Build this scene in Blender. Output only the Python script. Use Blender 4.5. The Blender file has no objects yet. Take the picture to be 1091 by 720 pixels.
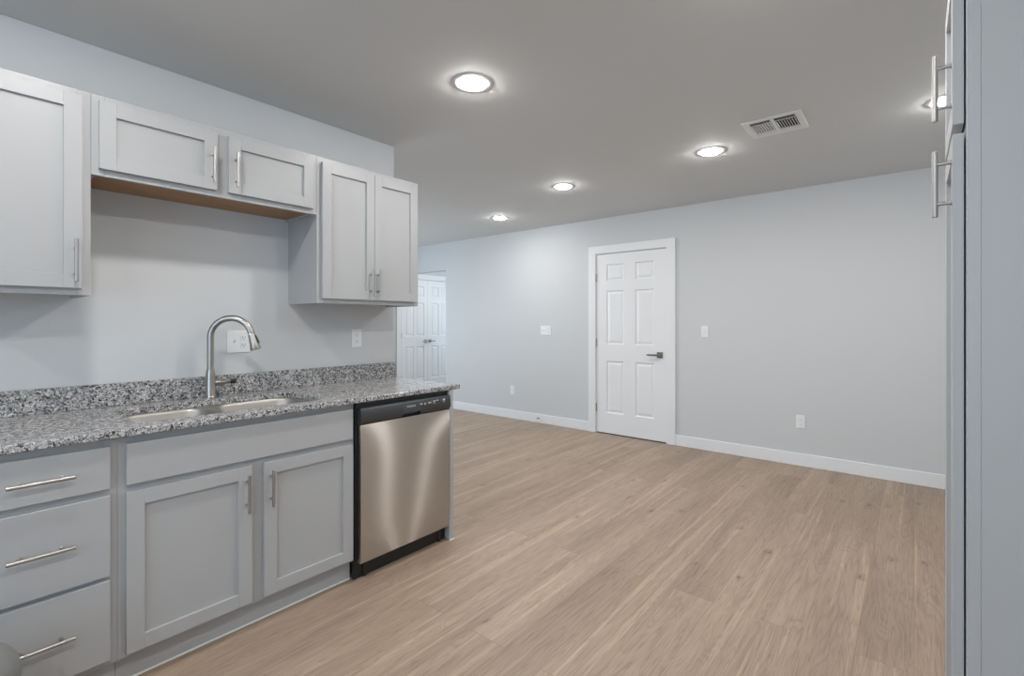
import bpy, bmesh, math, random
from mathutils import Vector, Matrix
random.seed(7)
S = bpy.context.scene
C = S.collection
PI = math.pi

# ------------------------------------------------------------------ camera, world, exposure
CAM_H = 1.2862
cd = bpy.data.cameras.new('camera')
cd.sensor_width = 36.0
cd.lens = 36.0 * 515.06 / 1091
cd.shift_y = -16.45 / 1091
cd.clip_start = 0.02
cam = bpy.data.objects.new('camera', cd)
C.objects.link(cam)
cam.location = (0, 0, CAM_H)
cam.rotation_euler = (PI / 2, 0, 0.6938)
S.camera = cam

S.view_settings.view_transform = 'Standard'
S.view_settings.look = 'None'
S.view_settings.gamma = 1
S.view_settings.use_curve_mapping = False
S.view_settings.exposure = 0.17

LAMP = 208.0           # radiance of the recessed lamp lenses
DAY_LEFT = 72.0      # daylight through the living room window (W)
DAY_REAR = 28.0       # daylight through the window behind the camera (W)

DAY_HALL = 22.0       # daylight through the window at the end of the hall (W)

world = bpy.data.worlds.new('sky')
S.world = world
world.use_nodes = True
wb = world.node_tree.nodes['Background']
wb.inputs[0].default_value = (0.62, 0.78, 1.0, 1)
wb.inputs[1].default_value = 0.6

def area_light(name, loc, rot, sx, sy, power, color):
    l = bpy.data.lights.new(name, 'AREA')
    l.shape = 'RECTANGLE'; l.size = sx; l.size_y = sy
    l.energy = power; l.color = color
    o = bpy.data.objects.new(name, l); C.objects.link(o)
    o.location = loc; o.rotation_euler = rot
    return o
# daylight entering at the two windows
area_light('window_daylight', (-7.0, 2.6, 1.35), (0, -PI / 2, 0), 1.5, 2.3, DAY_LEFT, (0.72, 0.865, 1.0))
area_light('rear_window_daylight', (-0.5, -2.44, 1.4), (PI / 2, 0, 0), 1.5, 1.4, DAY_REAR, (0.54, 0.77, 1.0))
area_light('hall_daylight', (-6.3, 7.94, 1.35), (-PI / 2, 0, 0), 0.9, 1.3, DAY_HALL, (0.66, 0.84, 1.0))

# ------------------------------------------------------------------ helpers
ROOT = {}            # object -> world position its vertices are relative to

def setp(o, label=None, cat=None, group=None, kind=None):
    if label: o['label'] = label
    if cat: o['category'] = cat
    if group: o['group'] = group
    if kind: o['kind'] = kind
    return o

def thing(name, label, cat, loc, group=None):
    o = bpy.data.objects.new(name, None); C.objects.link(o)
    o.empty_display_size = 0.1
    o.location = loc
    ROOT[o.name] = Vector(loc)
    return setp(o, label, cat, group)

def obj(name, bm, mat, parent=None, smooth=False, loc=None):
    """link a bmesh built in world coordinates as one mesh object"""
    base = ROOT[parent.name] if parent else Vector(loc or (0, 0, 0))
    bmesh.ops.remove_doubles(bm, verts=bm.verts, dist=1e-6)
    bmesh.ops.recalc_face_normals(bm, faces=bm.faces)
    if base.length: bmesh.ops.translate(bm, verts=bm.verts, vec=-base)
    me = bpy.data.meshes.new(name)
    bm.to_mesh(me); bm.free()
    for m in (mat if isinstance(mat, (list, tuple)) else [mat]):
        me.materials.append(m)
    if smooth:
        for p in me.polygons: p.use_smooth = True
        me.set_sharp_from_angle(angle=math.radians(38))
    o = bpy.data.objects.new(name, me); C.objects.link(o)
    ROOT[o.name] = base
    if parent: o.parent = parent
    else: o.location = base
    return o

def struct(name, bm, mat, label, parent=None, cat='room'):
    o = obj(name, bm, mat, parent)
    o['kind'] = 'structure'
    if not parent: setp(o, label, cat)
    return o

def copy_thing(root, loc, label=None, group=None):
    r = root.copy(); C.objects.link(r); r.location = loc
    if label: r['label'] = label
    if group: r['group'] = group
    for ch in list(root.children):
        c = ch.copy(); C.objects.link(c); c.parent = r
        for g in list(ch.children):
            d = g.copy(); C.objects.link(d); d.parent = c
    return r

def box(bm, x0, x1, y0, y1, z0, z1, bev=0.0, mi=0, seg=1):
    g = bmesh.ops.create_cube(bm, size=1.0)
    vs = g['verts']
    for v in vs:
        v.co = Vector((x0 + (v.co.x + .5) * (x1 - x0), y0 + (v.co.y + .5) * (y1 - y0), z0 + (v.co.z + .5) * (z1 - z0)))
    fs = {f for v in vs for f in v.link_faces}
    for f in fs: f.material_index = mi
    if bev > 0:
        es = list({e for v in vs for e in v.link_edges})
        r = bmesh.ops.bevel(bm, geom=es, offset=bev, segments=seg, affect='EDGES', profile=0.5)
        for f in r['faces']: f.material_index = mi
    return bm

def B(*a, **k):
    bm = bmesh.new(); box(bm, *a, **k); return bm

def loft(bm, loops, cap0=True, cap1=True, mi=0):
    """bridge closed loops of the same length"""
    rings = [[bm.verts.new(p) for p in L] for L in loops]
    n = len(rings[0])
    for a, b in zip(rings, rings[1:]):
        for i in range(n):
            f = bm.faces.new((a[i], a[(i + 1) % n], b[(i + 1) % n], b[i])); f.material_index = mi
    if cap0: bm.faces.new(rings[0][::-1]).material_index = mi
    if cap1: bm.faces.new(rings[-1]).material_index = mi
    return rings

def frame_axes(d):
    d = Vector(d).normalized()
    up = Vector((0, 0, 1)) if abs(d.z) < .9 else Vector((1, 0, 0))
    a = d.cross(up).normalized(); b = d.cross(a).normalized()
    return a, b

def tube(bm, pts, rad, n=12, caps=True, mi=0):
    pts = [Vector(p) for p in pts]
    rad = rad if isinstance(rad, (list, tuple)) else [rad] * len(pts)
    loops = []; a = None
    for i, p in enumerate(pts):
        d = (pts[min(i + 1, len(pts) - 1)] - pts[max(i - 1, 0)])
        d = d.normalized()
        if a is None: a, b = frame_axes(d)
        else:
            a = (a - d * a.dot(d)).normalized(); b = d.cross(a)
        loops.append([p + (a * math.cos(t) + b * math.sin(t)) * rad[i] for t in [2 * PI * k / n for k in range(n)]])
    loft(bm, loops, caps, caps, mi)

def lathe(bm, c, prof, n=32, axis='z', mi=0, cap0=True, cap1=True):
    """prof: (radius, height) pairs about an axis through c"""
    c = Vector(c); loops = []
    for r, h in prof:
        L = []
        for k in range(n):
            t = 2 * PI * k / n; x, y = r * math.cos(t), r * math.sin(t)
            v = {'z': (x, y, h), 'y': (y, h, x), 'x': (h, x, y)}[axis]
            L.append(c + Vector(v))
        loops.append(L)
    loft(bm, loops, cap0, cap1, mi)

def rrect(x0, x1, y0, y1, r, z, n=6):
    """rounded rectangle, counter-clockwise"""
    out = []
    for cx, cy, a0 in ((x1 - r, y1 - r, 0), (x0 + r, y1 - r, 90), (x0 + r, y0 + r, 180), (x1 - r, y0 + r, 270)):
        for k in range(n + 1):
            a = math.radians(a0 + 90 * k / n)
            out.append(Vector((cx + r * math.cos(a), cy + r * math.sin(a), z)))
    return out

# faces: maps (a along, b up, d outwards) to the world
def on_x(x, y0, z0, s=1):           # a face that looks along +X (s=1) or -X (s=-1)
    return lambda a, b, d: Vector((x + s * d, y0 + a, z0 + b))
def on_y(y, x0, z0):                # a face that looks along -Y
    return lambda a, b, d: Vector((x0 + a, y - d, z0 + b))

def fbox(bm, F, a0, a1, b0, b1, d0, d1, bev=0.0, mi=0):
    p, q = F(a0, b0, d0), F(a1, b1, d1)
    box(bm, min(p.x, q.x), max(p.x, q.x), min(p.y, q.y), max(p.y, q.y), min(p.z, q.z), max(p.z, q.z), bev, mi)

def prism(bm, prof, F, y0, y1, mi=0):
    """profile of (d, b) points extruded along a"""
    loft(bm, [[F(y0, b, d) for d, b in prof], [F(y1, b, d) for d, b in prof]], True, True, mi)

# ------------------------------------------------------------------ materials
def mat(name, color=(.8, .8, .8), rough=.5, metal=0.0, spec=.5, **kw):
    m = bpy.data.materials.new(name); m.use_nodes = True
    p = m.node_tree.nodes['Principled BSDF']
    p.inputs['Base Color'].default_value = (*color, 1)
    p.inputs['Roughness'].default_value = rough
    p.inputs['Metallic'].default_value = metal
    p.inputs['Specular IOR Level'].default_value = spec
    for k, v in kw.items(): p.inputs[k].default_value = v
    return m

class NT:
    def __init__(s, m):
        s.t = m.node_tree; s.p = s.t.nodes['Principled BSDF']
    def n(s, typ, **kw):
        o = s.t.nodes.new(typ)
        for k, v in kw.items():
            if hasattr(o, k) and not k[0].isupper(): setattr(o, k, v)
            else: o.inputs[k].default_value = v
        return o
    def l(s, a, b): s.t.links.new(a, b)
    def ramp(s, stops, mode='LINEAR'):
        r = s.n('ShaderNodeValToRGB'); r.color_ramp.interpolation = mode
        e = r.color_ramp.elements
        while len(e) < len(stops): e.new(.5)
        for q, (pos, col) in zip(e, stops):
            q.position = pos; q.color = (*col, 1)
        return r

def painted(name, color, rough, bump=0.08, scale=220, spec=.4):
    """rolled or sprayed paint with a faint orange-peel texture"""
    m = mat(name, color, rough, spec=spec); k = NT(m)
    tc = k.n('ShaderNodeTexCoord'); no = k.n('ShaderNodeTexNoise', Scale=scale, Detail=2.0)
    bp = k.n('ShaderNodeBump', Strength=bump, Distance=.002)
    k.l(tc.outputs['Object'], no.inputs['Vector']); k.l(no.outputs['Fac'], bp.inputs['Height']); k.l(bp.outputs['Normal'], k.p.inputs['Normal'])
    return m

M = {}
M['wall'] = painted('wall_paint', (.60, .615, .625), .62, .12, 160)
M['ceiling'] = painted('ceiling_paint', (.635, .64, .635), .8, .15, 120)
M['white'] = painted('white_trim_paint', (.79, .80, .81), .38, .03, 300)
M['cab'] = painted('grey_cabinet_paint', (.42, .425, .43), .36, .02, 400)
M['cab_in'] = painted('grey_cabinet_carcass_paint', (.40, .41, .425), .5, .02, 400)  # slightly darker, duller grey for the base cabinet carcasses
M['plate'] = mat('white_plastic', (.80, .81, .82), .35)
M['slot'] = mat('dark_slot', (.06, .06, .06), .6)
M['nickel'] = mat('brushed_nickel', (.41, .385, .355), .30, 1.0)
M['satin'] = mat('satin_nickel_handle', (.43, .41, .395), .36, 1.0)
M['chrome'] = mat('chrome', (.75, .75, .76), .08, 1.0)
M['black'] = mat('black_plastic', (.012, .012, .014), .28)
M['blackm'] = mat('black_painted_steel', (.010, .010, .011), .45)
M['gloss_black'] = mat('glossy_black_panel', (.032, .034, .037), .30, spec=.7)
M['print'] = mat('silver_print', (.62, .63, .64), .4)
M['caulk'] = mat('white_caulk', (.80, .80, .78), .4)
M['bin'] = painted('grey_moulded_plastic', (.20, .205, .20), .42, .03, 300)
M['vent'] = mat('white_enamelled_steel', (.78, .78, .77), .4)
M['duct'] = mat('duct_shade', (.03, .03, .03), .8)

def emis(name, color, s):
    m = bpy.data.materials.new(name); m.use_nodes = True
    t = m.node_tree; t.nodes.remove(t.nodes['Principled BSDF'])
    e = t.nodes.new('ShaderNodeEmission'); e.inputs[0].default_value = (*color, 1); e.inputs[1].default_value = s
    t.links.new(e.outputs[0], t.nodes['Material Output'].inputs[0])
    return m
M['lamp'] = emis('lit_lamp_lens', (1.0, .98, .955), LAMP)

def glass_mat():
    m = bpy.data.materials.new('window_glass'); m.use_nodes = True
    t = m.node_tree; t.nodes.remove(t.nodes['Principled BSDF'])
    a = t.nodes.new('ShaderNodeBsdfTransparent'); g = t.nodes.new('ShaderNodeBsdfGlossy'); g.inputs['Roughness'].default_value = .02
    x = t.nodes.new('ShaderNodeMixShader'); x.inputs[0].default_value = .07
    t.links.new(a.outputs[0], x.inputs[1]); t.links.new(g.outputs[0], x.inputs[2])
    t.links.new(x.outputs[0], t.nodes['Material Output'].inputs[0])
    return m
M['glass'] = glass_mat()

def granite():
    m = mat('speckled_grey_granite', rough=.16, spec=.5); k = NT(m)
    tc = k.n('ShaderNodeTexCoord')
    nz = k.n('ShaderNodeTexNoise', Scale=160.0, Detail=3.0)
    ad = k.n('ShaderNodeMixRGB', blend_type='LINEAR_LIGHT', Fac=.012)
    k.l(tc.outputs['Object'], ad.inputs[1]); k.l(nz.outputs['Color'], ad.inputs[2]); k.l(tc.outputs['Object'], nz.inputs['Vector'])
    v = k.n('ShaderNodeTexVoronoi', Scale=185.0); v.feature = 'F1'
    k.l(ad.outputs[0], v.inputs['Vector'])
    sp = k.n('ShaderNodeSeparateColor'); k.l(v.outputs['Color'], sp.inputs[0])
    r = k.ramp([(0, (.022, .022, .026)), (.20, (.022, .022, .026)), (.27, (.17, .17, .175)), (.42, (.29, .29, .29)), (.62, (.41, .405, .40)), (.8, (.53, .525, .52)), (1, (.68, .67, .66))])
    k.l(sp.outputs[0], r.inputs[0])
    v2 = k.n('ShaderNodeTexVoronoi', Scale=75.0); k.l(ad.outputs[0], v2.inputs['Vector'])
    sp2 = k.n('ShaderNodeSeparateColor'); k.l(v2.outputs['Color'], sp2.inputs[0])
    r2 = k.ramp([(0, (.5, .5, .5)), (.2, (.82, .82, .83)), (.5, (1, 1, 1)), (1, (1.25, 1.23, 1.2))])
    k.l(sp2.outputs[1], r2.inputs[0])
    mu = k.n('ShaderNodeMixRGB', blend_type='MULTIPLY', Fac=.85)
    k.l(r.outputs[0], mu.inputs[1]); k.l(r2.outputs[0], mu.inputs[2]); k.l(mu.outputs[0], k.p.inputs['Base Color'])
    return m
M['granite'] = granite()

def wood_floor():
    m = mat('oak_plank_flooring', rough=.42, spec=.35); k = NT(m)
    tc = k.n('ShaderNodeTexCoord')
    sep = k.n('ShaderNodeSeparateXYZ'); k.l(tc.outputs['Object'], sep.inputs[0])
    com = k.n('ShaderNodeCombineXYZ'); k.l(sep.outputs['Y'], com.inputs['X']); k.l(sep.outputs['X'], com.inputs['Y'])
    br = k.n('ShaderNodeTexBrick', offset=.37, offset_frequency=2, Scale=1.0)
    br.inputs['Color1'].default_value = (0, 0, 0, 1); br.inputs['Color2'].default_value = (1, 1, 1, 1); br.inputs['Mortar'].default_value = (.5, .5, .5, 1)
    br.inputs['Mortar Size'].default_value = .0011; br.inputs['Mortar Smooth'].default_value = .3
    br.inputs['Brick Width'].default_value = 2.3; br.inputs['Row Height'].default_value = .178; br.inputs['Bias'].default_value = 0
    k.l(com.outputs[0], br.inputs['Vector'])
    # shift the grain from plank to plank
    off = k.n('ShaderNodeVectorMath', operation='SCALE'); off.inputs['Scale'].default_value = 37.0
    k.l(br.outputs['Color'], off.inputs[0])
    add = k.n('ShaderNodeVectorMath', operation='ADD'); k.l(com.outputs[0], add.inputs[0]); k.l(off.outputs[0], add.inputs[1])
    def stretched(sx, sy, scale, detail, dist=0.0, rough=.5):
        mp = k.n('ShaderNodeMapping'); mp.inputs['Scale'].default_value = (sx, sy, 1)
        k.l(add.outputs[0], mp.inputs[0])
        no = k.n('ShaderNodeTexNoise', Scale=scale, Detail=detail, Distortion=dist); no.inputs['Roughness'].default_value = rough
        k.l(mp.outputs[0], no.inputs['Vector']); return no
    fine = stretched(4.0, 150.0, 1.5, 6.0, .2, .65)
    cath = stretched(.55, 6.5, 1.5, 2.0, 1.3)
    big = stretched(.5, 4.5, 1.3, 3.0, .3)
    strip = stretched(.35, 17.0, 1.3, 1.0, .1)
    base = k.ramp([(0, (.345, .257, .190)), (.5, (.362, .270, .200)), (1, (.382, .286, .213))])
    k.l(br.outputs['Color'], base.inputs[0])
    # cathedral bands
    wv = k.n('ShaderNodeMath', operation='MULTIPLY'); wv.inputs[1].default_value = 95.0; k.l(cath.outputs['Fac'], wv.inputs[0])
    sn = k.n('ShaderNodeMath', operation='SINE'); k.l(wv.outputs[0], sn.inputs[0])
    r1 = k.ramp([(0, (.80, .785, .77)), (.35, (1, 1, 1)), (1, (1.03, 1.03, 1.03))])
    mr = k.n('ShaderNodeMapRange'); mr.inputs['From Min'].default_value = -1; k.l(sn.outputs[0], mr.inputs['Value']); k.l(mr.outputs[0], r1.inputs[0])
    r2 = k.ramp([(.32, (.62, .60, .58)), (.47, (.98, .98, .98)), (.68, (1.14, 1.14, 1.14))]); k.l(fine.outputs['Fac'], r2.inputs[0])
    r3 = k.ramp([(.32, (.84, .83, .83)), (.68, (1.10, 1.10, 1.10))]); k.l(big.outputs['Fac'], r3.inputs[0])
    r4 = k.ramp([(.61, (1, 1, 1)), (.645, (1.20, 1.20, 1.19))]); k.l(strip.outputs['Fac'], r4.inputs[0])
    cur = base.outputs[0]
    for rr, f in ((r1, .6), (r2, .85), (r3, 1.0), (r4, 1.0)):
        mu = k.n('ShaderNodeMixRGB', blend_type='MULTIPLY', Fac=f); k.l(cur, mu.inputs[1]); k.l(rr.outputs[0], mu.inputs[2]); cur = mu.outputs[0]
    # knots: some of the cells carry one, pulled out along the grain
    mp = k.n('ShaderNodeMapping'); mp.inputs['Scale'].default_value = (1.0, 2.1, 1); k.l(add.outputs[0], mp.inputs[0])
    wn = k.n('ShaderNodeTexNoise', Scale=22.0, Detail=2.0); k.l(mp.outputs[0], wn.inputs['Vector'])
    wx = k.n('ShaderNodeMixRGB', blend_type='LINEAR_LIGHT', Fac=.045); k.l(mp.outputs[0], wx.inputs[1]); k.l(wn.outputs['Color'], wx.inputs[2])
    vo = k.n('ShaderNodeTexVoronoi', voronoi_dimensions='2D', Scale=1.9); k.l(wx.outputs[0], vo.inputs['Vector'])
    vs = k.n('ShaderNodeSeparateColor'); k.l(vo.outputs['Color'], vs.inputs[0])
    th = k.n('ShaderNodeMath', operation='GREATER_THAN'); th.inputs[1].default_value = .66; k.l(vs.outputs[0], th.inputs[0])
    kn = k.ramp([(0, (.38, .33, .29)), (.014, (.50, .45, .41)), (.032, (.80, .78, .76)), (.10, (1, 1, 1))]); k.l(vo.outputs['Distance'], kn.inputs[0])
    mu = k.n('ShaderNodeMixRGB', blend_type='MULTIPLY'); k.l(th.outputs[0], mu.inputs[0]); k.l(cur, mu.inputs[1]); k.l(kn.outputs[0], mu.inputs[2]); cur = mu.outputs[0]
    # seams between planks
    se = k.n('ShaderNodeMixRGB', blend_type='MULTIPLY'); se.inputs[2].default_value = (.72, .69, .66, 1)
    k.l(br.outputs['Fac'], se.inputs[0]); k.l(cur, se.inputs[1])
    k.l(se.outputs[0], k.p.inputs['Base Color'])
    bp = k.n('ShaderNodeBump', Strength=.12, Distance=.002); k.l(fine.outputs['Fac'], bp.inputs['Height']); k.l(bp.outputs['Normal'], k.p.inputs['Normal'])
    return m
M['floor'] = wood_floor()

def raw_wood():
    m = mat('raw_birch_plywood', rough=.55); k = NT(m)
    tc = k.n('ShaderNodeTexCoord'); mp = k.n('ShaderNodeMapping'); mp.inputs['Scale'].default_value = (60, 3, 1)
    no = k.n('ShaderNodeTexNoise', Scale=1.5, Detail=4.0); k.l(tc.outputs['Object'], mp.inputs[0]); k.l(mp.outputs[0], no.inputs['Vector'])
    r = k.ramp([(.3, (.29, .160, .075)), (.7, (.40, .235, .118))]); k.l(no.outputs['Fac'], r.inputs[0]); k.l(r.outputs[0], k.p.inputs['Base Color'])
    return m
M['wood'] = raw_wood()

def stainless(name, color, rough, aniso, scale):
    """horizontally brushed stainless steel: light smears up and down across the grain"""
    m = bpy.data.materials.new(name); m.use_nodes = True
    t = m.node_tree; t.nodes.remove(t.nodes['Principled BSDF'])
    g = t.nodes.new('ShaderNodeBsdfAnisotropic'); g.distribution = 'MULTI_GGX'
    g.inputs['Color'].default_value = (*color, 1); g.inputs['Roughness'].default_value = rough; g.inputs['Anisotropy'].default_value = aniso
    tc = t.nodes.new('ShaderNodeTexCoord'); mp = t.nodes.new('ShaderNodeMapping'); mp.inputs['Scale'].default_value = (2, 2, scale)
    no = t.nodes.new('ShaderNodeTexNoise'); no.inputs['Scale'].default_value = 1.0
    mr = t.nodes.new('ShaderNodeMapRange'); mr.inputs['To Min'].default_value = rough * .992; mr.inputs['To Max'].default_value = rough * 1.008
    t.links.new(tc.outputs['Object'], mp.inputs[0]); t.links.new(mp.outputs[0], no.inputs['Vector']); t.links.new(no.outputs['Fac'], mr.inputs['Value']); t.links.new(mr.outputs[0], g.inputs['Roughness'])
    tg = t.nodes.new('ShaderNodeTangent'); tg.direction_type = 'RADIAL'; tg.axis = 'Z'; t.links.new(tg.outputs[0], g.inputs['Tangent'])
    t.links.new(g.outputs[0], t.nodes['Material Output'].inputs[0])
    return m
M['steel'] = stainless('brushed_stainless_steel', (.53, .492, .45), .228, .835, 500)
M['sink'] = mat('satin_stainless_steel', (.42, .40, .375), .46, 1.0)

# ------------------------------------------------------------------ room shell
W = -2.757            # kitchen wall face
WE = 2.044            # where the kitchen wall ends
BK = 5.0              # back wall face
CE = 2.499            # ceiling
FL = -7.06            # far left wall face
R = 0.72              # right wall face
RR = -2.5             # rear wall face
HB = 8.0              # end of the hall
OP = -5.465           # right edge of the hall opening

struct('floor', B(FL - .1, R + .12, RR - .12, HB + .1, -.05, 0), M['floor'], 'light oak plank floor running away from the camera')
struct('ceiling', B(FL - .1, R + .12, RR - .12, HB + .1, CE, CE + .08), M['ceiling'], 'flat pale ceiling with recessed lights')
struct('wall_left', B(W - .12, W, RR, WE, 0, CE, .003), M['wall'], 'pale grey kitchen wall behind the sink, ending before the hall')

# back wall: door opening with its header, and the wider opening to the hall
DX0, DX1, DZ = -2.862, -2.024, 2.077
bm = bmesh.new()
box(bm, OP, DX0 - .026, BK, BK + .12, 0, CE)
box(bm, DX0 - .026, DX1 + .026, BK, BK + .12, DZ + .024, CE)
box(bm, DX1 + .026, R, BK, BK + .12, 0, CE)
box(bm, FL, OP, BK, BK + .12, 2.082, CE)
struct('wall_back', bm, M['wall'], 'long pale grey back wall with the white panel door')
struct('wall_right', B(R, R + .1, RR, BK + .12, 0, CE), M['wall'], 'pale grey right wall behind the tall pantry cabinet')

# far left wall with the living room window, rear wall with a window
bm = bmesh.new()
wy0, wy1, wz0, wz1 = 1.4, 3.8, .6, 2.1
box(bm, FL - .1, FL, RR, wy0, 0, CE); box(bm, FL - .1, FL, wy1, HB, 0, CE)
box(bm, FL - .1, FL, wy0, wy1, 0, wz0); box(bm, FL - .1, FL, wy0, wy1, wz1, CE)
struct('wall_far_left', bm, M['wall'], 'pale grey far left wall with closet doors in the hall')
bm = bmesh.new()
rx0, rx1, rz0, rz1 = -1.25, .25, .7, 2.1
box(bm, FL, rx0, RR - .1, RR, 0, CE); box(bm, rx1, R, RR - .1, RR, 0, CE)
box(bm, rx0, rx1, RR - .1, RR, 0, rz0); box(bm, rx0, rx1, RR - .1, RR, rz1, CE)
struct('wall_rear', bm, M['wall'], 'pale grey rear wall with a window behind the camera')
struct('wall_hall_right', B(OP, OP + .1, BK + .12, HB, 0, CE), M['wall'], 'right hand wall inside the hall')
bm = bmesh.new()
hx0, hx1, hz0, hz1 = -6.75, -5.85, .7, 2.0
box(bm, FL, hx0, HB, HB + .1, 0, CE); box(bm, hx1, OP, HB, HB + .1, 0, CE)
box(bm, hx0, hx1, HB, HB + .1, 0, hz0); box(bm, hx0, hx1, HB, HB + .1, hz1, CE)
struct('wall_hall_end', bm, M['wall'], 'end wall of the hall')

def window(n, F, w, h, label):
    bm = bmesh.new(); t = .05
    for a0, a1, b0, b1 in ((0, t, 0, h), (w - t, w, 0, h), (t, w - t, 0, t), (t, w - t, h - t, h), (t, w - t, h / 2 - .025, h / 2 + .025)):
        fbox(bm, F, a0, a1, b0, b1, -.07, -.03, .002)
    o = struct('window_%d' % n, bm, M['white'], label, cat='window')
    bm = bmesh.new(); fbox(bm, F, t, w - t, t, h - t, -.052, -.048)
    obj('window_pane', bm, M['glass'], o)
window(1, on_x(FL, wy0, wz0), wy1 - wy0, wz1 - wz0, 'white framed window in the far left living room wall')
window(2, lambda a, b, d: Vector((rx0 + a, RR + d, rz0 + b)), rx1 - rx0, rz1 - rz0, 'white framed window in the rear wall')
window(3, on_y(HB, hx0, hz0), hx1 - hx0, hz1 - hz0, 'white framed window at the end of the hall')

# baseboards
def baseboard(name, x0, x1, y0, y1, label):
    return struct(name, B(x0, x1, y0, y1, 0, .112, .003), M['white'], label, cat='baseboard')
baseboard('baseboard_back_1', OP, DX0 - .107, BK - .014, BK, 'white baseboard along the back wall left of the door')
baseboard('baseboard_back_2', DX1 + .101, R, BK - .014, BK, 'white baseboard along the back wall right of the door')
baseboard('baseboard_right', R - .014, R, 2.0, BK - .014, 'white baseboard along the right wall')
baseboard('baseboard_hall', OP - .014, OP, BK, HB, 'white baseboard inside the hall')
baseboard('baseboard_far_left', FL, FL + .014, RR, BK + .255, 'white baseboard along the far left wall')

# ------------------------------------------------------------------ six panel doors
def panel_rows():
    return ((.232, .832), (1.023, 1.640), (1.754, 1.946))

def six_panel(F, w, h, cols, name, parent, flip=1):
    """one moulded six panel slab: face at d=0, thickness .035"""
    bm = bmesh.new(); rows = panel_rows(); T = -.035
    xs = [0, cols[0][0], cols[0][1], cols[1][0], cols[1][1], w]
    for a0, a1 in ((xs[0], xs[1]), (xs[2], xs[3]), (xs[4], xs[5])):
        fbox(bm, F, a0, a1, 0, h, T, 0)
    for c0, c1 in cols:
        zs = [0] + [z for r in rows for z in r] + [h]
        for i in range(0, len(zs), 2): fbox(bm, F, c0, c1, zs[i], zs[i + 1], T, 0)
        for b0, b1 in rows:
            L = []
            for ins, d in ((0, 0), (.010, -.010), (.020, -.010), (.042, -.003)):
                L.append([F(c0 + ins, b0 + ins, d), F(c1 - ins, b0 + ins, d), F(c1 - ins, b1 - ins, d), F(c0 + ins, b1 - ins, d)])
            loft(bm, L, False, True)
    return obj(name, bm, M['white'], parent)

def lever(F, a, b, direc, parent, length=.125, name='door_handle', material=None):
    bm = bmesh.new()
    fbox(bm, F, a - .032, a + .032, b - .032, b + .032, 0, .009, .002)
    c = F(a, b, 0); o = F(a, b, 1) - c; s = (F(a + 1, b, 0) - c) * direc
    tube(bm, [c + o * .009, c + o * .05], .011, 14)
    p = [c + o * .05 - s * .008, c + o * .052 + s * .03, c + o * .054 + s * .08, c + o * .052 + s * length]
    loops = []
    up = Vector((0, 0, 1))
    for q, hh in zip(p, (.010, .010, .009, .008)):
        loops.append([q + o * x + up * z * hh / .01 for x, z in ((-.006, -.01), (.006, -.01), (.006, .01), (-.006, .01))])
    loft(bm, loops)
    return obj(name, bm, material or M['nickel'], parent)

# door_1 in the back wall
d1 = thing('door_1', 'white six panel door in the back wall', 'door', (DX0, BK, 0)); d1['kind'] = 'structure'
F = on_y(BK, DX0, .012)
slab = six_panel(F, DX1 - DX0, DZ - .012, ((.124, .346), (.480, .704)), 'door_slab', d1)
lever(F, .767, .925, -1, slab)
hinge_bm = None
for hz in (1.81, 1.053, .296):
    bm = bmesh.new()
    tube(bm, [(DX0 - .004, BK - .006, hz - .048), (DX0 - .004, BK - .006, hz + .048)], .007, 10)
    box(bm, DX0 - .003, DX0 - .0005, BK - .004, BK + .03, hz - .045, hz + .045)
    obj('hinge', bm, M['nickel'], slab)
bm = bmesh.new()
cx0, cx1, cin0, cin1, ct, ci = -2.969, -1.923, -2.874, -2.018, 2.177, 2.0855
box(bm, cx0, cin0, BK - .018, BK, 0, ci, .002); box(bm, cin1, cx1, BK - .018, BK, 0, ci, .002); box(bm, cx0, cx1, BK - .018, BK, ci, ct, .002)
# jamb lining
box(bm, DX0 - .024, DX0 - .004, BK, BK + .12, 0, DZ + .022); box(bm, DX1 + .004, DX1 + .024, BK, BK + .12, 0, DZ + .022)
box(bm, DX0 - .004, DX1 + .004, BK, BK + .12, DZ + .004, DZ + .022)
box(bm, DX0 - .004, DX0 + .008, BK + .037, BK + .05, 0, DZ + .004); box(bm, DX1 - .008, DX1 + .004, BK + .037, BK + .05, 0, DZ + .004); box(bm, DX0 - .004, DX1 + .004, BK + .037, BK + .05, DZ - .008, DZ + .004)
obj('door_casing', bm, M['white'], d1)
obj('door_gap_shade', B(DX0, DX1, BK + .002, BK + .11, 0, .006), M['blackm'], d1)  # black strip stands in for the shade in the gap under the door

# door_2: closet double door on the far left wall of the hall
HY0 = 5.383; LW = .602
d2 = thing('door_2', 'white six panel closet double doors down the hall', 'door', (FL, HY0, 0)); d2['kind'] = 'structure'
for i in range(2):
    y0 = HY0 + i * (LW + .003)
    F = on_x(FL + .0135, y0, .012)
    sl = six_panel(F, LW, 2.065, ((.085, .272), (.330, .517)), 'closet_leaf', d2)
    lever(F, LW - .05 if i == 0 else .05, .925, -1 if i == 0 else 1, sl, .10)
    if i == 0:
        for hz in (1.81, 1.053, .296):
            bm = bmesh.new(); tube(bm, [(FL + .019, y0 - .005, hz - .048), (FL + .019, y0 - .005, hz + .048)], .007, 10)
            obj('hinge', bm, M['nickel'], sl)
bm = bmesh.new()
ye = HY0 + 2 * LW + .003
box(bm, FL, FL + .0245, HY0 - .108, HY0 - .010, 0, 2.085, .002); box(bm, FL, FL + .0245, ye + .010, ye + .108, 0, 2.085, .002); box(bm, FL, FL + .0245, HY0 - .108, ye + .108, 2.085, 2.180, .002)
obj('closet_casing', bm, M['white'], d2)

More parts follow.
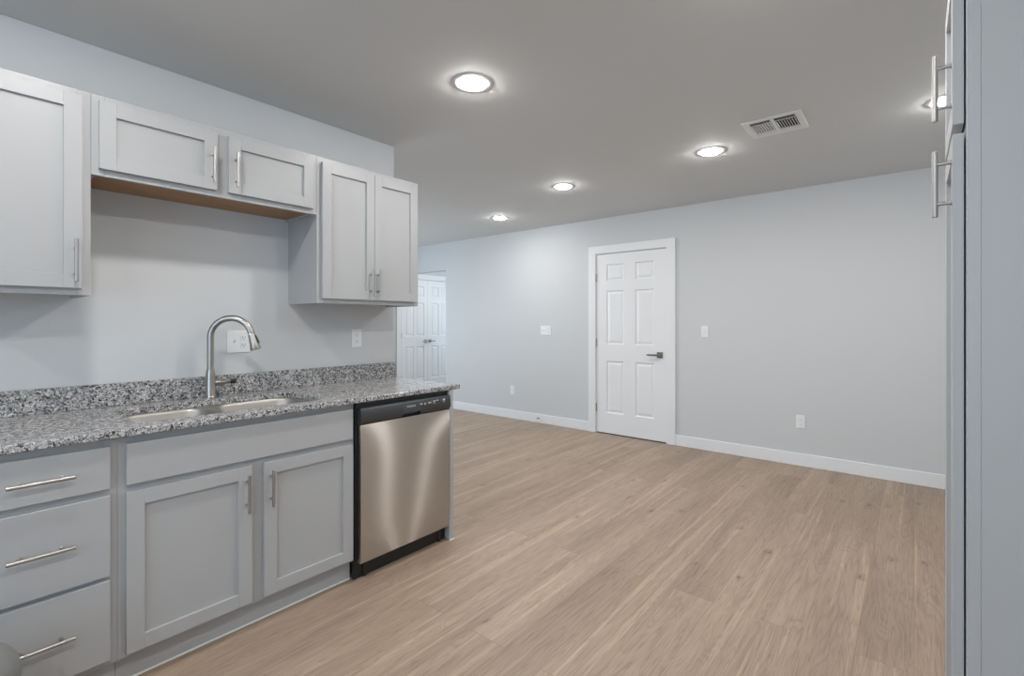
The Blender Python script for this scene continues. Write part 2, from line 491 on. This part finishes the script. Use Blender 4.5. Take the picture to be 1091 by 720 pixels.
# ------------------------------------------------------------------ kitchen cabinets
def bar_pull(F, a, b, vertical, parent, length=.159, cc=.096, st=.030, r=.0060, name='bar_handle'):
    bm = bmesh.new()
    A = (lambda t: F(a, b + t, st)) if vertical else (lambda t: F(a + t, b, st))
    A0 = (lambda t, d: F(a, b + t, d)) if vertical else (lambda t, d: F(a + t, b, d))
    h = length / 2
    tube(bm, [A(-h), A(-h + .001), A(h - .001), A(h)], [r * .86, r, r, r * .86], 14)
    for t in (-cc / 2, cc / 2):
        tube(bm, [A0(t, 0), A0(t, .003), A0(t, .004), A0(t, st)], [.0062, .0062, .0045, .0045], 10)
    return obj(name, bm, M['satin'], parent, smooth=True)

def shaker(F, w, h, name, parent, st=.0525, th=.020):
    """shaker door: two stiles, two rails, recessed flat panel; face at d=0"""
    bm = bmesh.new(); e = .0007
    fbox(bm, F, 0, st, 0, h, -th, 0, e); fbox(bm, F, w - st, w, 0, h, -th, 0, e)
    fbox(bm, F, st, w - st, 0, st, -th, 0, e); fbox(bm, F, st, w - st, h - st, h, -th, 0, e)
    fbox(bm, F, st - .004, w - st + .004, st - .004, h - st + .004, -th + .002, -.0115)
    return obj(name, bm, M['cab'], parent)

UF = -2.437           # upper face frame
UD = -2.417           # upper door faces
def upper(name, label, y0, y1, z0, z1, splits, doors):
    """splits: (a0,a1) stiles of the face frame; doors: y0,y1,z0,z1,handle y,handle z"""
    t = thing(name, label, 'cabinet', (W, y0, z0), 'upper kitchen cabinets')
    bm = bmesh.new()
    box(bm, W, UF - .019, y0 + .0005, y0 + .016, z0, z1); box(bm, W, UF - .019, y1 - .016, y1 - .0005, z0, z1)
    box(bm, W, UF - .019, y0 + .016, y1 - .016, z1 - .014, z1 - .0005); box(bm, W, W + .006, y0 + .016, y1 - .016, z0 + .012, z1 - .014)
    obj('carcass', bm, M['cab'], t)
    obj('bottom_panel', B(W + .006, UF - .019, y0 + .016, y1 - .016, z0 + .012, z0 + .024), M['wood'], t)
    bm = bmesh.new(); x0 = UF - .019; e = .0008
    r0 = .040
    sts = [(y0, y0 + .040)] + splits + [(y1 - .040, y1)]
    for a, b in sts: box(bm, x0, UF, a + .0003, b - .0003, z0, z1, e)
    for (a, b), (c, d_) in zip(sts, sts[1:]):
        box(bm, x0, UF, b, c, z0, z0 + r0, e); box(bm, x0, UF, b, c, z1 - r0, z1, e)
    obj('face_frame', bm, M['cab'], t)
    for ya, yb, za, zb, hy, hz in doors:
        F = on_x(UD, ya, za)
        d = shaker(F, yb - ya, zb - za, 'cabinet_door', t)
        bar_pull(F, hy - ya, hz - za, True, d)
    return t
ZT = 2.170
upper('upper_cabinet', 'tall grey wall cabinet cut off by the left picture edge', -.015, .394, 1.390, ZT, [], [(.0085, .3665, 1.4155, 2.145, .3461, 1.518)])
upper('upper_cabinet', 'short grey double wall cabinet over the sink', .394, 1.310, 1.858, ZT, [(.810, .894)],
      [(.416, .828, 1.883, 2.145, .807, 1.988), (.876, 1.2840, 1.883, 2.145, .903, 1.988)])
upper('upper_cabinet', 'grey double wall cabinet over the dishwasher', 1.310, 1.991, 1.390, ZT, [(1.635, 1.675)],
      [(1.3325, 1.6540, 1.4155, 2.143, 1.6245, 1.515), (1.6565, 1.9690, 1.4155, 2.143, 1.6735, 1.515)])

BF = -2.147           # base face frame
BD = -2.127           # base door and drawer faces
CB = .887             # counter underside
def base_unit(name, label, y0, y1, rails, stiles):
    t = thing(name, label, 'cabinet', (W, y0, 0), 'base kitchen cabinets')
    bm = bmesh.new(); xb = W + .003
    box(bm, xb, BF - .019, y0 + .0005, y0 + .016, .10, CB - .002); box(bm, xb, BF - .019, y1 - .016, y1 - .0005, .10, CB - .002)
    box(bm, xb, xb + .006, y0 + .016, y1 - .016, .10, CB - .002); box(bm, xb + .006, BF - .019, y0 + .016, y1 - .016, .10, .115)
    box(bm, xb, -2.195, y0 + .0005, y0 + .016, 0, .10); box(bm, xb, -2.195, y1 - .016, y1 - .0005, 0, .10)
    obj('carcass', bm, M['cab_in'], t)
    bm = bmesh.new()
    box(bm, -2.195, -2.180, y0 + .0005, y1 - .0005, 0, .10)
    tk = obj('toe_kick', bm, M['cab'], t)
    tb = bmesh.new(); tube(tb, [(-2.179, y0 + .001, .003), (-2.179, y1 - .001, .003)], .0042, 8)
    cl = obj('caulk_bead', tb, M['caulk'], tk); cl['label'] = 'white caulk bead along the floor'
    bm = bmesh.new(); x0 = BF - .019
    for a, b in stiles: box(bm, x0, BF, a + .0003, b - .0003, .10, CB - .002, .0008)
    for (a, b), (c, d_) in zip(stiles, stiles[1:]):
        for r0, r1 in rails: box(bm, x0, BF, b, c, r0, r1, .0008)
    obj('face_frame', bm, M['cab'], t)
    return t
def drawer_front(F, w, h, name, parent):
    bm = bmesh.new(); fbox(bm, F, 0, w, 0, h, -.020, 0, .0015)
    return obj(name, bm, M['cab'], parent)

t = base_unit('drawer_cabinet', 'grey base cabinet with three drawers at the left picture edge', .028, .418,
              ((.10, .135), (.386, .428), (.677, .727), (.845, CB - .002)), [(.028, .068), (.378, .418)])
for z0, z1, hz in ((.7135, .8588, .784), (.4145, .6903, .5545), (.1237, .3995, .2605)):
    F = on_x(BD, .050, z0)
    d = drawer_front(F, .3458, z1 - z0, 'drawer_front', t)
    bar_pull(F, .223 - .050, hz - z0, False, d)

t = base_unit('sink_cabinet', 'grey sink base cabinet with two shaker doors below a false drawer front', .418, 1.346,
              ((.10, .140), (.665, .738), (.845, CB - .002)), [(.418, .468), (.840, .930), (1.306, 1.346)])
drawer_front(on_x(BD, .4408, .7133), 1.3325 - .4408, .8594 - .7133, 'false_drawer_front', t)
for y0, y1, hy in ((.4402, .8597, .8378), (.9092, 1.3335, .9345)):
    F = on_x(BD, y0, .1165)
    d = shaker(F, y1 - y0, .6885 - .1165, 'cabinet_door', t)
    bar_pull(F, hy - y0, .580 - .1165, True, d)

# end panel after the dishwasher
ep = thing('end_panel', 'narrow grey end panel right of the dishwasher', 'panel', (W, 1.960, 0))
obj('side_panel', B(W + .003, -2.126, 1.966, 1.985, 0, CB - .001, .001), M['cab'], ep)
obj('front_stile', B(-2.126, -2.106, 1.957, 1.985, 0, CB - .001, .001), M['cab'], ep)
bm = bmesh.new(); tube(bm, [(-2.105, 1.956, .003), (-2.105, 1.987, .003), (-2.20, 1.987, .003)], .004, 8)
obj('caulk_bead', bm, M['caulk'], ep)['label'] = 'white caulk bead along the floor'

# ------------------------------------------------------------------ countertop with sink cutout
KX0, KX1, KY0, KY1 = W + .001, -2.107, .020, 2.043     # slab
SX0, SX1, SY0, SY1 = -2.600, -2.200, .490, 1.238       # cutout
def ring_rect(x0, x1, y0, y1, cut, z, cx, cy):
    out = []
    for p in cut:
        d = Vector((p.x - cx, p.y - cy)); s = 1e9
        if d.x > 1e-9: s = min(s, (x1 - cx) / d.x)
        if d.x < -1e-9: s = min(s, (x0 - cx) / d.x)
        if d.y > 1e-9: s = min(s, (y1 - cy) / d.y)
        if d.y < -1e-9: s = min(s, (y0 - cy) / d.y)
        out.append(Vector((cx + d.x * s, cy + d.y * s, z)))
    # snap the nearest ray to each corner
    for X_ in (x0, x1):
        for Y_ in (y0, y1):
            i = min(range(len(out)), key=lambda k: (out[k] - Vector((X_, Y_, z))).length)
            out[i] = Vector((X_, Y_, z))
    return out
ct = thing('countertop', 'speckled grey granite countertop with an undermount sink cutout', 'countertop', (W, KY0, CB))
cut = rrect(SX0, SX1, SY0, SY1, .085, 0, 10)
cx, cy = (SX0 + SX1) / 2, (SY0 + SY1) / 2
bm = bmesh.new()
def at(L, z, g=0.0):
    return [Vector((p.x, p.y, z)) for p in L]
def inset_rect(g): return ring_rect(KX0 + g, KX1 - g, KY0 + g, KY1 - g, cut, 0, cx, cy)
e = .004
cut2 = rrect(SX0 - .002, SX1 + .002, SY0 - .002, SY1 + .002, .087, 0, 10)
loft(bm, [at(cut, CB), at(cut, .912), at(cut2, .914), at(inset_rect(e), .914), at(inset_rect(e * .3), .914 - e * .3), at(inset_rect(0), .914 - e),
          at(inset_rect(0), CB + e), at(inset_rect(e), CB), at(cut, CB)], False, False)
obj('counter_slab', bm, M['granite'], ct)
bs = obj('backsplash', B(W + .001, W + .021, KY0, KY1, .9143, 1.0155, .0015), M['granite'], loc=(W, KY0, .9143))
setp(bs, 'low granite backsplash strip along the kitchen wall', 'backsplash')

# sink: two bowls under the slab
sk = thing('sink', 'stainless steel double bowl undermount sink', 'sink', (cx, cy, .68))
zf = CB - .0015
def bowl(bm, x0, x1, y0, y1, fy0, fy1):
    top = rrect(x0, x1, y0, y1, .085, zf - .004, 8)
    bx, by = (x0 + x1) / 2, (y0 + y1) / 2
    outer = ring_rect(SX0 - .022, SX1 + .022, fy0, fy1, top, zf, bx, by)
    L = [outer]
    for off, dz in ((-.004, 0), (0, -.004), (.004, -.012), (.012, -.150), (.024, -.172), (.046, -.182)):
        L.append([Vector((p.x, p.y, zf + dz)) for p in rrect(x0 + off, x1 - off, y0 + off, y1 - off, max(.03, .085 - off * .6), 0, 8)])
    dr = [Vector((bx + .045 * math.cos(a), by + .045 * math.sin(a), zf - .188)) for a in [math.atan2(p.y - by, p.x - bx) for p in top]]
    L.append(dr)
    loft(bm, L, False, True)
ym = .836
for nm, y0, y1, f0, f1 in (('left', SY0 + .008, ym - .013, SY0 - .022, ym), ('right', ym + .013, SY1 - .008, ym, SY1 + .022)):
    bm = bmesh.new(); bowl(bm, SX0 + .006, SX1 - .006, y0, y1, f0, f1)
    b_ = obj('bowl', bm, M['sink'], sk, smooth=True)
    bm = bmesh.new(); lathe(bm, (cx, (y0 + y1) / 2, zf - .1875), [(.044, 0), (.044, .002), (.036, .003), (.033, -.002)], 24)
    obj('drain', bm, M['chrome'], b_)

# ------------------------------------------------------------------ faucet
FX, FY = -2.655, .878
fa = thing('faucet', 'tall brushed nickel gooseneck pull-down faucet behind the sink', 'faucet', (FX, FY, .914))
bm = bmesh.new()
lathe(bm, (FX, FY, .914), [(.028, 0), (.028, .006), (.0235, .010), (.0215, .016), (.0212, .116), (.0205, .124), (.0175, .142), (.0165, .146)], 28)
obj('faucet_body', bm, M['nickel'], fa, smooth=True)
# the spout swings to the right bowl
sd = Vector((math.cos(math.radians(52)), math.sin(math.radians(52)), 0))
up = Vector((0, 0, 1)); p0 = Vector((FX, FY, .914))
rz = .302; ra = .092
pts = [p0 + up * .145, p0 + up * .20, p0 + up * .26, p0 + up * rz]
for k in range(1, 19):
    a = PI - math.radians(170) * k / 18
    pts.append(p0 + up * (rz + ra * math.sin(a)) + sd * (ra + ra * math.cos(a)))
bm = bmesh.new(); tube(bm, pts, .0152, 18)
obj('spout', bm, M['nickel'], fa, smooth=True)
dirn = (pts[-1] - pts[-2]).normalized(); q = pts[-1]
bm = bmesh.new(); tube(bm, [q, q + dirn * .002, q + dirn * .006], [.0162, .0162, .0162], 18)
obj('collar', bm, M['chrome'], fa, smooth=True)
bm = bmesh.new()
tube(bm, [q + dirn * .006, q + dirn * .014, q + dirn * .052, q + dirn * .079, q + dirn * .084], [.0155, .0165, .0205, .0255, .0235], 22)
sh = obj('spray_head', bm, M['nickel'], fa, smooth=True)
out = (sd - dirn * sd.dot(dirn)).normalized()
bm = bmesh.new(); side = dirn.cross(out)
for k0, k1, hw in ((.014, .056, .0085),):
    L = []
    for tt in (k0, k1):
        r_ = .0165 + (tt - .014) * .145
        L.append([q + dirn * tt + out * (r_ - .006) + side * hw, q + dirn * tt + out * (r_ + .003) + side * hw * .8, q + dirn * tt + out * (r_ + .003) - side * hw * .8, q + dirn * tt + out * (r_ - .006) - side * hw])
    loft(bm, L)
obj('spray_button', bm, M['black'], sh)['label'] = 'black spray button'
# side lever
hc = Vector((FX, FY, .914 + .075)); hd = Vector((.10, 1, .03)).normalized()
bm = bmesh.new()
tube(bm, [hc + hd * .016, hc + hd * .056, hc + hd * .059], [.0165, .0165, .0145], 18)
tube(bm, [hc + hd * .055, hc + hd * .075, hc + hd * .085], [.0110, .0100, .0105], 14)
hnd = obj('side_lever', bm, M['nickel'], fa, smooth=True)
bm = bmesh.new(); tube(bm, [hc + hd * .0852, hc + hd * .087, hc + hd * .110, hc + hd * .112], [.0105, .0118, .0118, .0100], 14)
obj('lever_tip_reflection', bm, M['blackm'], hnd, smooth=True)['label'] = 'lever tip with its dark reflection painted in'  # black stands in for the dark reflection on the nickel lever's end

# ------------------------------------------------------------------ dishwasher
DF = -2.100; DY0, DY1 = 1.3575, 1.9545
dw = thing('dishwasher', 'stainless steel dishwasher with a black control panel under the granite counter', 'dishwasher', (-2.42, (DY0 + DY1) / 2, 0))
bm = bmesh.new()
box(bm, W + .02, DF - .030, 1.3485, 1.9545, .105, .868, .002)
box(bm, DF - .05, DF - .026, 1.3485, 1.9545, .868, .882)
for yy in (1.40, 1.90): box(bm, -2.16, -2.145, yy, yy + .02, 0, .11)
obj('tub', bm, M['black'], dw)
bm = bmesh.new()
z0, z1 = .0905, .7765
# gently crowned skin
L = []
nz = 9
box(bm, DF - .029, DF - .006, DY0, DY1, z0, z1, .002)
prof = []
for k in range(nz):
    tt = k / (nz - 1); prof.append((-.006 + .006 * (1 - (2 * tt - 1) ** 6) - .0, z0 + (z1 - z0) * tt))
prof = [(-.008, z0)] + prof + [(-.008, z1)]
prism(bm, prof, on_x(DF, 0, 0), DY0, DY1)
obj('door_skin', bm, M['steel'], dw, smooth=True)
F = on_x(DF, 0, 0)
bm = bmesh.new()
P = [(-.030, .777), (-.012, .7775), (-.004, .783), (.003, .793), (.006, .802), (.001, .852), (-.003, .859), (-.012, .862), (-.030, .862)]
Pn = [(-.030, .777), (-.012, .7775), (-.010, .779), (-.024, .782), (-.024, .7995), (.006, .8005), (.001, .852), (-.003, .859), (-.012, .862), (-.030, .862)]
prism(bm, P, F, DY0, 1.613); prism(bm, P, F, 1.733, DY1); prism(bm, Pn, F, 1.613, 1.733)
cp = obj('control_panel', bm, M['gloss_black'], dw, smooth=True)
bm = bmesh.new(); prism(bm, [(-.012, .7780), (.0005, .7795), (.0005, .7825), (-.012, .7815)], F, 1.614, 1.732)
obj('pocket_lip', bm, M['blackm'], cp)

def text_mesh(txt, size, fn):
    cu = bpy.data.curves.new('t', 'FONT'); cu.body = txt; cu.size = size; cu.align_x = 'LEFT'; cu.extrude = .0002
    o = bpy.data.objects.new('t', cu); C.objects.link(o)
    bpy.context.view_layer.update()
    me = bpy.data.meshes.new_from_object(o.evaluated_get(bpy.context.evaluated_depsgraph_get()))
    bpy.data.objects.remove(o); bpy.data.curves.remove(cu)
    bm = bmesh.new(); bm.from_mesh(me); bpy.data.meshes.remove(me)
    for v in bm.verts: v.co = fn(v.co.x, v.co.y, v.co.z)
    return bm
def on_panel(y0, z0):       # follows the slanted face of the control panel
    return lambda a, b, d: Vector((DF + .006 - (z0 + b - .802) * .1 + .0004 + d, y0 + a, z0 + b))
bm = text_mesh('FRIGIDAIRE', .0118, on_panel(1.637, .829)); obj('logo', bm, M['print'], cp)
def mark(y, z, w, h):
    bm = bmesh.new()
    prism(bm, [(0, z), (.0003, z), (.0003, z + h), (0, z + h)], on_panel(0, 0), y, y + w)
    obj('button_print', bm, M['print'], cp)
for y, z, w, h in ((1.728, .833, .016, .006), (1.757, .836, .014, .003), (1.757, .829, .010, .004), (1.786, .833, .015, .006), (1.806, .829, .0015, .014),
                   (1.822, .838, .018, .005), (1.824, .828, .014, .003), (1.848, .840, .011, .005), (1.880, .838, .001, .002), (1.895, .836, .018, .009), (1.897, .828, .014, .003)):
    mark(y, z, w, h)
obj('kick_plate', B(-2.165, -2.150, 1.3485, 1.9545, .003, .106, .001), M['blackm'], dw)

# ------------------------------------------------------------------ pantry on the right
PF = .069; PY0, PY1 = 1.507, 1.885
pt = thing('pantry_cabinet', 'tall grey pantry cabinet seen edge-on at the right picture edge', 'cabinet', (PF + .3, PY0, 0))
FFx = PF + .023
bm = bmesh.new()
box(bm, FFx + .019, R - .002, PY0 + .002, PY0 + .018, .0, ZT); box(bm, FFx + .019, R - .002, PY1 - .018, PY1 - .002, 0, ZT)
box(bm, FFx + .019, R - .002, PY0 + .018, PY1 - .018, ZT - .018, ZT); box(bm, R - .012, R - .002, PY0 + .018, PY1 - .018, .1, ZT - .018)
box(bm, FFx + .019, R - .012, PY0 + .018, PY1 - .018, 1.728, 1.746); box(bm, FFx + .019, R - .012, PY0 + .018, PY1 - .018, .1, .118)
obj('carcass', bm, M['cab'], pt)
bm = bmesh.new()
box(bm, FFx, FFx + .024, PY0, PY0 + .040, .10, ZT, .001); box(bm, FFx, FFx + .024, PY1 - .040, PY1, .10, ZT, .001)
for z0, z1 in ((.10, .14), (1.705, 1.770), (ZT - .04, ZT)): box(bm, FFx, FFx + .024, PY0 + .04, PY1 - .04, z0, z1, .001)
obj('face_frame', bm, M['cab'], pt)
obj('toe_kick', B(FFx + .05, FFx + .065, PY0 + .018, PY1 - .018, 0, .10), M['cab'], pt)
for z0, z1, hz in ((1.7485, 2.145, 1.851), (.1165, 1.7265, 1.620)):
    F = on_x(PF, PY0 + .023, z0, -1)
    d = shaker(F, .333, z1 - z0, 'cabinet_door', pt)
    bar_pull(F, .027, hz - z0, True, d)
for z in (1.78, 1.70, .2, 2.1):
    bm = bmesh.new(); box(bm, PF + .0195, FFx + .001, PY0 + .325, PY0 + .345, z - .012, z + .012)
    obj('hinge', bm, M['nickel'], pt)

# ------------------------------------------------------------------ plates on the walls
def plate(F, kinds, label, cat, name, root, group=None):
    """kinds: list of 'toggle' / 'duplex', one per gang"""
    n = len(kinds); w = .046 * (n - 1) + .072; h = .118
    t = thing(name, label, cat, F(w / 2, 0, 0), group)
    bm = bmesh.new(); fbox(bm, F, 0, w, 0, h, 0, .006, .0022)
    pl = obj('cover_plate', bm, M['plate'], t)
    for i, kd in enumerate(kinds):
        cx_ = .036 + .046 * i
        if kd == 'toggle':
            bm = bmesh.new(); fbox(bm, F, cx_ - .006, cx_ + .006, h / 2 - .013, h / 2 + .013, .006, .0068)
            c = [F(cx_ + sx * .004, h / 2 + sz * .006, .006) for sx, sz in ((-1, -1), (1, -1), (1, 1), (-1, 1))]
            d = [F(cx_ + sx * .0032, h / 2 + .009 + sz * .004, .018) for sx, sz in ((-1, -1), (1, -1), (1, 1), (-1, 1))]
            loft(bm, [c, d]); obj('toggle', bm, M['plate'], t)
        else:
            for s in (-1, 1):
                zc = h / 2 + s * .0195
                bm = bmesh.new(); fbox(bm, F, cx_ - .0165, cx_ + .0165, zc - .0135, zc + .0135, .006, .0078, .001)
                rc = obj('receptacle', bm, M['plate'], t)
                bm = bmesh.new()
                fbox(bm, F, cx_ - .0075, cx_ - .0055, zc - .002, zc + .007, .0078, .0081); fbox(bm, F, cx_ + .0055, cx_ + .0075, zc - .002, zc + .006, .0078, .0081)
                fbox(bm, F, cx_ - .002, cx_ + .002, zc - .009, zc - .005, .0078, .0081)
                obj('slots', bm, M['slot'], rc)
    return t
plate(on_x(W, .986, 1.127), ['toggle', 'duplex'], 'white double plate with a switch and outlet behind the faucet', 'outlet', 'switch_and_outlet', None)
plate(on_x(W, 1.7137, 1.127), ['duplex'], 'white outlet on the kitchen wall under the right wall cabinet', 'outlet', 'wall_outlet', None)
plate(on_y(BK, -3.679, 1.128), ['toggle', 'toggle', 'duplex'], 'wide white triple switch plate on the back wall left of the door', 'switch', 'light_switch', None)
plate(on_y(BK, -1.661, 1.137), ['toggle'], 'small white single switch on the back wall right of the door', 'switch', 'light_switch', None)
plate(on_y(BK, -4.184, .322), ['duplex'], 'low white outlet on the back wall left of the door', 'outlet', 'wall_outlet', None)
plate(on_y(BK, -.820, .336), ['duplex'], 'low white outlet on the back wall right of the door', 'outlet', 'wall_outlet', None)

# door stop on the baseboard
ds = thing('door_stop', 'small metal door stop on the baseboard left of the door', 'door stop', (-3.70, BK - .014, .062))
bm = bmesh.new(); lathe(bm, (-3.70, BK - .014, .062), [(.011, 0), (.011, -.004), (.006, -.008), (.006, -.055)], 14, 'y')
obj('stem', bm, M['nickel'], ds, smooth=True)
bm = bmesh.new(); lathe(bm, (-3.70, BK - .069, .062), [(.009, 0), (.010, -.004), (.009, -.014)], 14, 'y')
obj('bumper', bm, M['plate'], ds, smooth=True)

# ------------------------------------------------------------------ ceiling lights
def can_light(x, y, label):
    t = thing('recessed_light', label, 'ceiling light', (x, y, CE), 'recessed ceiling lights')
    bm = bmesh.new()
    lathe(bm, (x, y, CE), [(.101, 0), (.101, -.0015), (.099, -.0030), (.074, -.0036), (.0680, -.0030), (.0670, -.0005)], 48, cap1=False)
    obj('trim_ring', bm, M['white'], t, smooth=True)
    bm = bmesh.new()
    lathe(bm, (x, y, CE), [(.0668, -.001), (.0660, -.006), (.058, -.0115), (.043, -.0160), (.021, -.0188), (.004, -.0194)], 32)
    obj('lens', bm, M['lamp'], t, smooth=True)
    return t
c0 = can_light(-1.720, 1.755, 'large recessed ceiling light nearest the kitchen cabinets')
for x, y, lb in ((-1.108, 3.535, 'recessed ceiling light left of the air vent'),
                 (-2.403, 3.602, 'recessed ceiling light third along the receding row'),
                 (-3.690, 4.215, 'farthest recessed ceiling light near the hall'),
                 (.150, 3.545, 'recessed ceiling light half hidden behind the pantry cabinet handles'),
                 (-1.720, .270, 'recessed ceiling light over the drawers, behind the frame'),
                 (-.320, 1.755, 'recessed ceiling light above the pantry aisle, out of frame'),
                 (-.320, .270, 'recessed ceiling light directly above the camera'),
                 (-1.720, -1.215, 'recessed ceiling light behind the camera near the kitchen wall'),
                 (-.320, -1.215, 'recessed ceiling light behind the camera near the rear window'),
                 (-5.000, 3.000, 'recessed ceiling light over the living room'),
                 (-6.050, 5.900, 'recessed ceiling light inside the hall')):
    copy_thing(c0, (x, y, CE), lb)

# ------------------------------------------------------------------ air vent
vt = thing('air_vent', 'square white louvred air vent in the ceiling', 'vent', (-.654, 3.314, CE))
vx0, vx1, vy0, vy1 = -.812, -.497, 3.161, 3.466
bm = bmesh.new(); o_, zt = .036, CE - .006
for a in ((vx0, vx1, vy0, vy0 + o_), (vx0, vx1, vy1 - o_, vy1), (vx0, vx0 + o_, vy0 + o_, vy1 - o_), (vx1 - o_, vx1, vy0 + o_, vy1 - o_)):
    box(bm, *a, zt, CE, .001)
xm = (vx0 + vx1) / 2
box(bm, xm - .010, xm + .010, vy0 + o_, vy1 - o_, zt, CE, .001)
obj('vent_frame', bm, M['vent'], vt)
obj('duct_shade_sheet', B(vx0 + .01, vx1 - .01, vy0 + .01, vy1 - .01, CE - .0012, CE - .0002), M['duct'], vt)  # black sheet painted as the shade of the duct opening behind the louvres
ix0, ix1, iy0, iy1 = vx0 + o_, vx1 - o_, vy0 + o_, vy1 - o_
for (a0, a1, tilt) in ((ix0, xm - .010, 1), (xm + .010, ix1, -1)):
    bm = bmesh.new(); n = 8; p = (a1 - a0) / n
    for k in range(n):                      # long louvres, tilted outwards from the middle
        xc = a0 + p * (k + .5); w_ = p * (.23 if tilt > 0 else .34)
        L = [[Vector((xc - w_, y, CE - .0080 if tilt > 0 else CE - .0030)), Vector((xc + w_, y, CE - .0030 if tilt > 0 else CE - .0115)),
              Vector((xc + w_, y, CE - .0022 if tilt > 0 else CE - .0107)), Vector((xc - w_, y, CE - .0072 if tilt > 0 else CE - .0022))] for y in (iy0 + .048, iy1 - .040)]
        loft(bm, L)
    for yb0, s in ((iy0, 1), (iy1 - .036, -1)):   # two short cross louvres at either end
        for k in range(2):
            yc = yb0 + .012 + .018 * k; w_ = .0085
            z_a, z_b = (CE - .003, CE - .010) if s < 0 else (CE - .010, CE - .003)
            loft(bm, [[Vector((x, yc - w_, z_a)), Vector((x, yc + w_, z_b)), Vector((x, yc + w_, z_b + .0008)), Vector((x, yc - w_, z_a + .0008))] for x in (a0, a1)])
    box(bm, a0, a1, iy0 + .040, iy0 + .046, zt, CE); box(bm, a0, a1, iy1 - .040, iy1 - .036, zt, CE)
    obj('louvres', bm, M['vent'], vt)

# ------------------------------------------------------------------ bin at the lower left corner
bx, by = -1.93, .040
bn = thing('waste_bin', 'rounded grey object just showing at the lower left picture corner', 'bin', (bx, by, 0))
bm = bmesh.new(); lathe(bm, (bx, by, 0), [(.100, 0), (.104, .004), (.122, .310)], 40)
obj('bin_body', bm, M['bin'], bn, smooth=True)
bm = bmesh.new(); lathe(bm, (bx, by, 0), [(.1235, .311), (.1245, .323)] + [(.1235 * math.cos(a), .327 + .096 * math.sin(a)) for a in [math.radians(d) for d in range(8, 90, 8)]], 40)
obj('domed_lid', bm, M['bin'], bn, smooth=True)
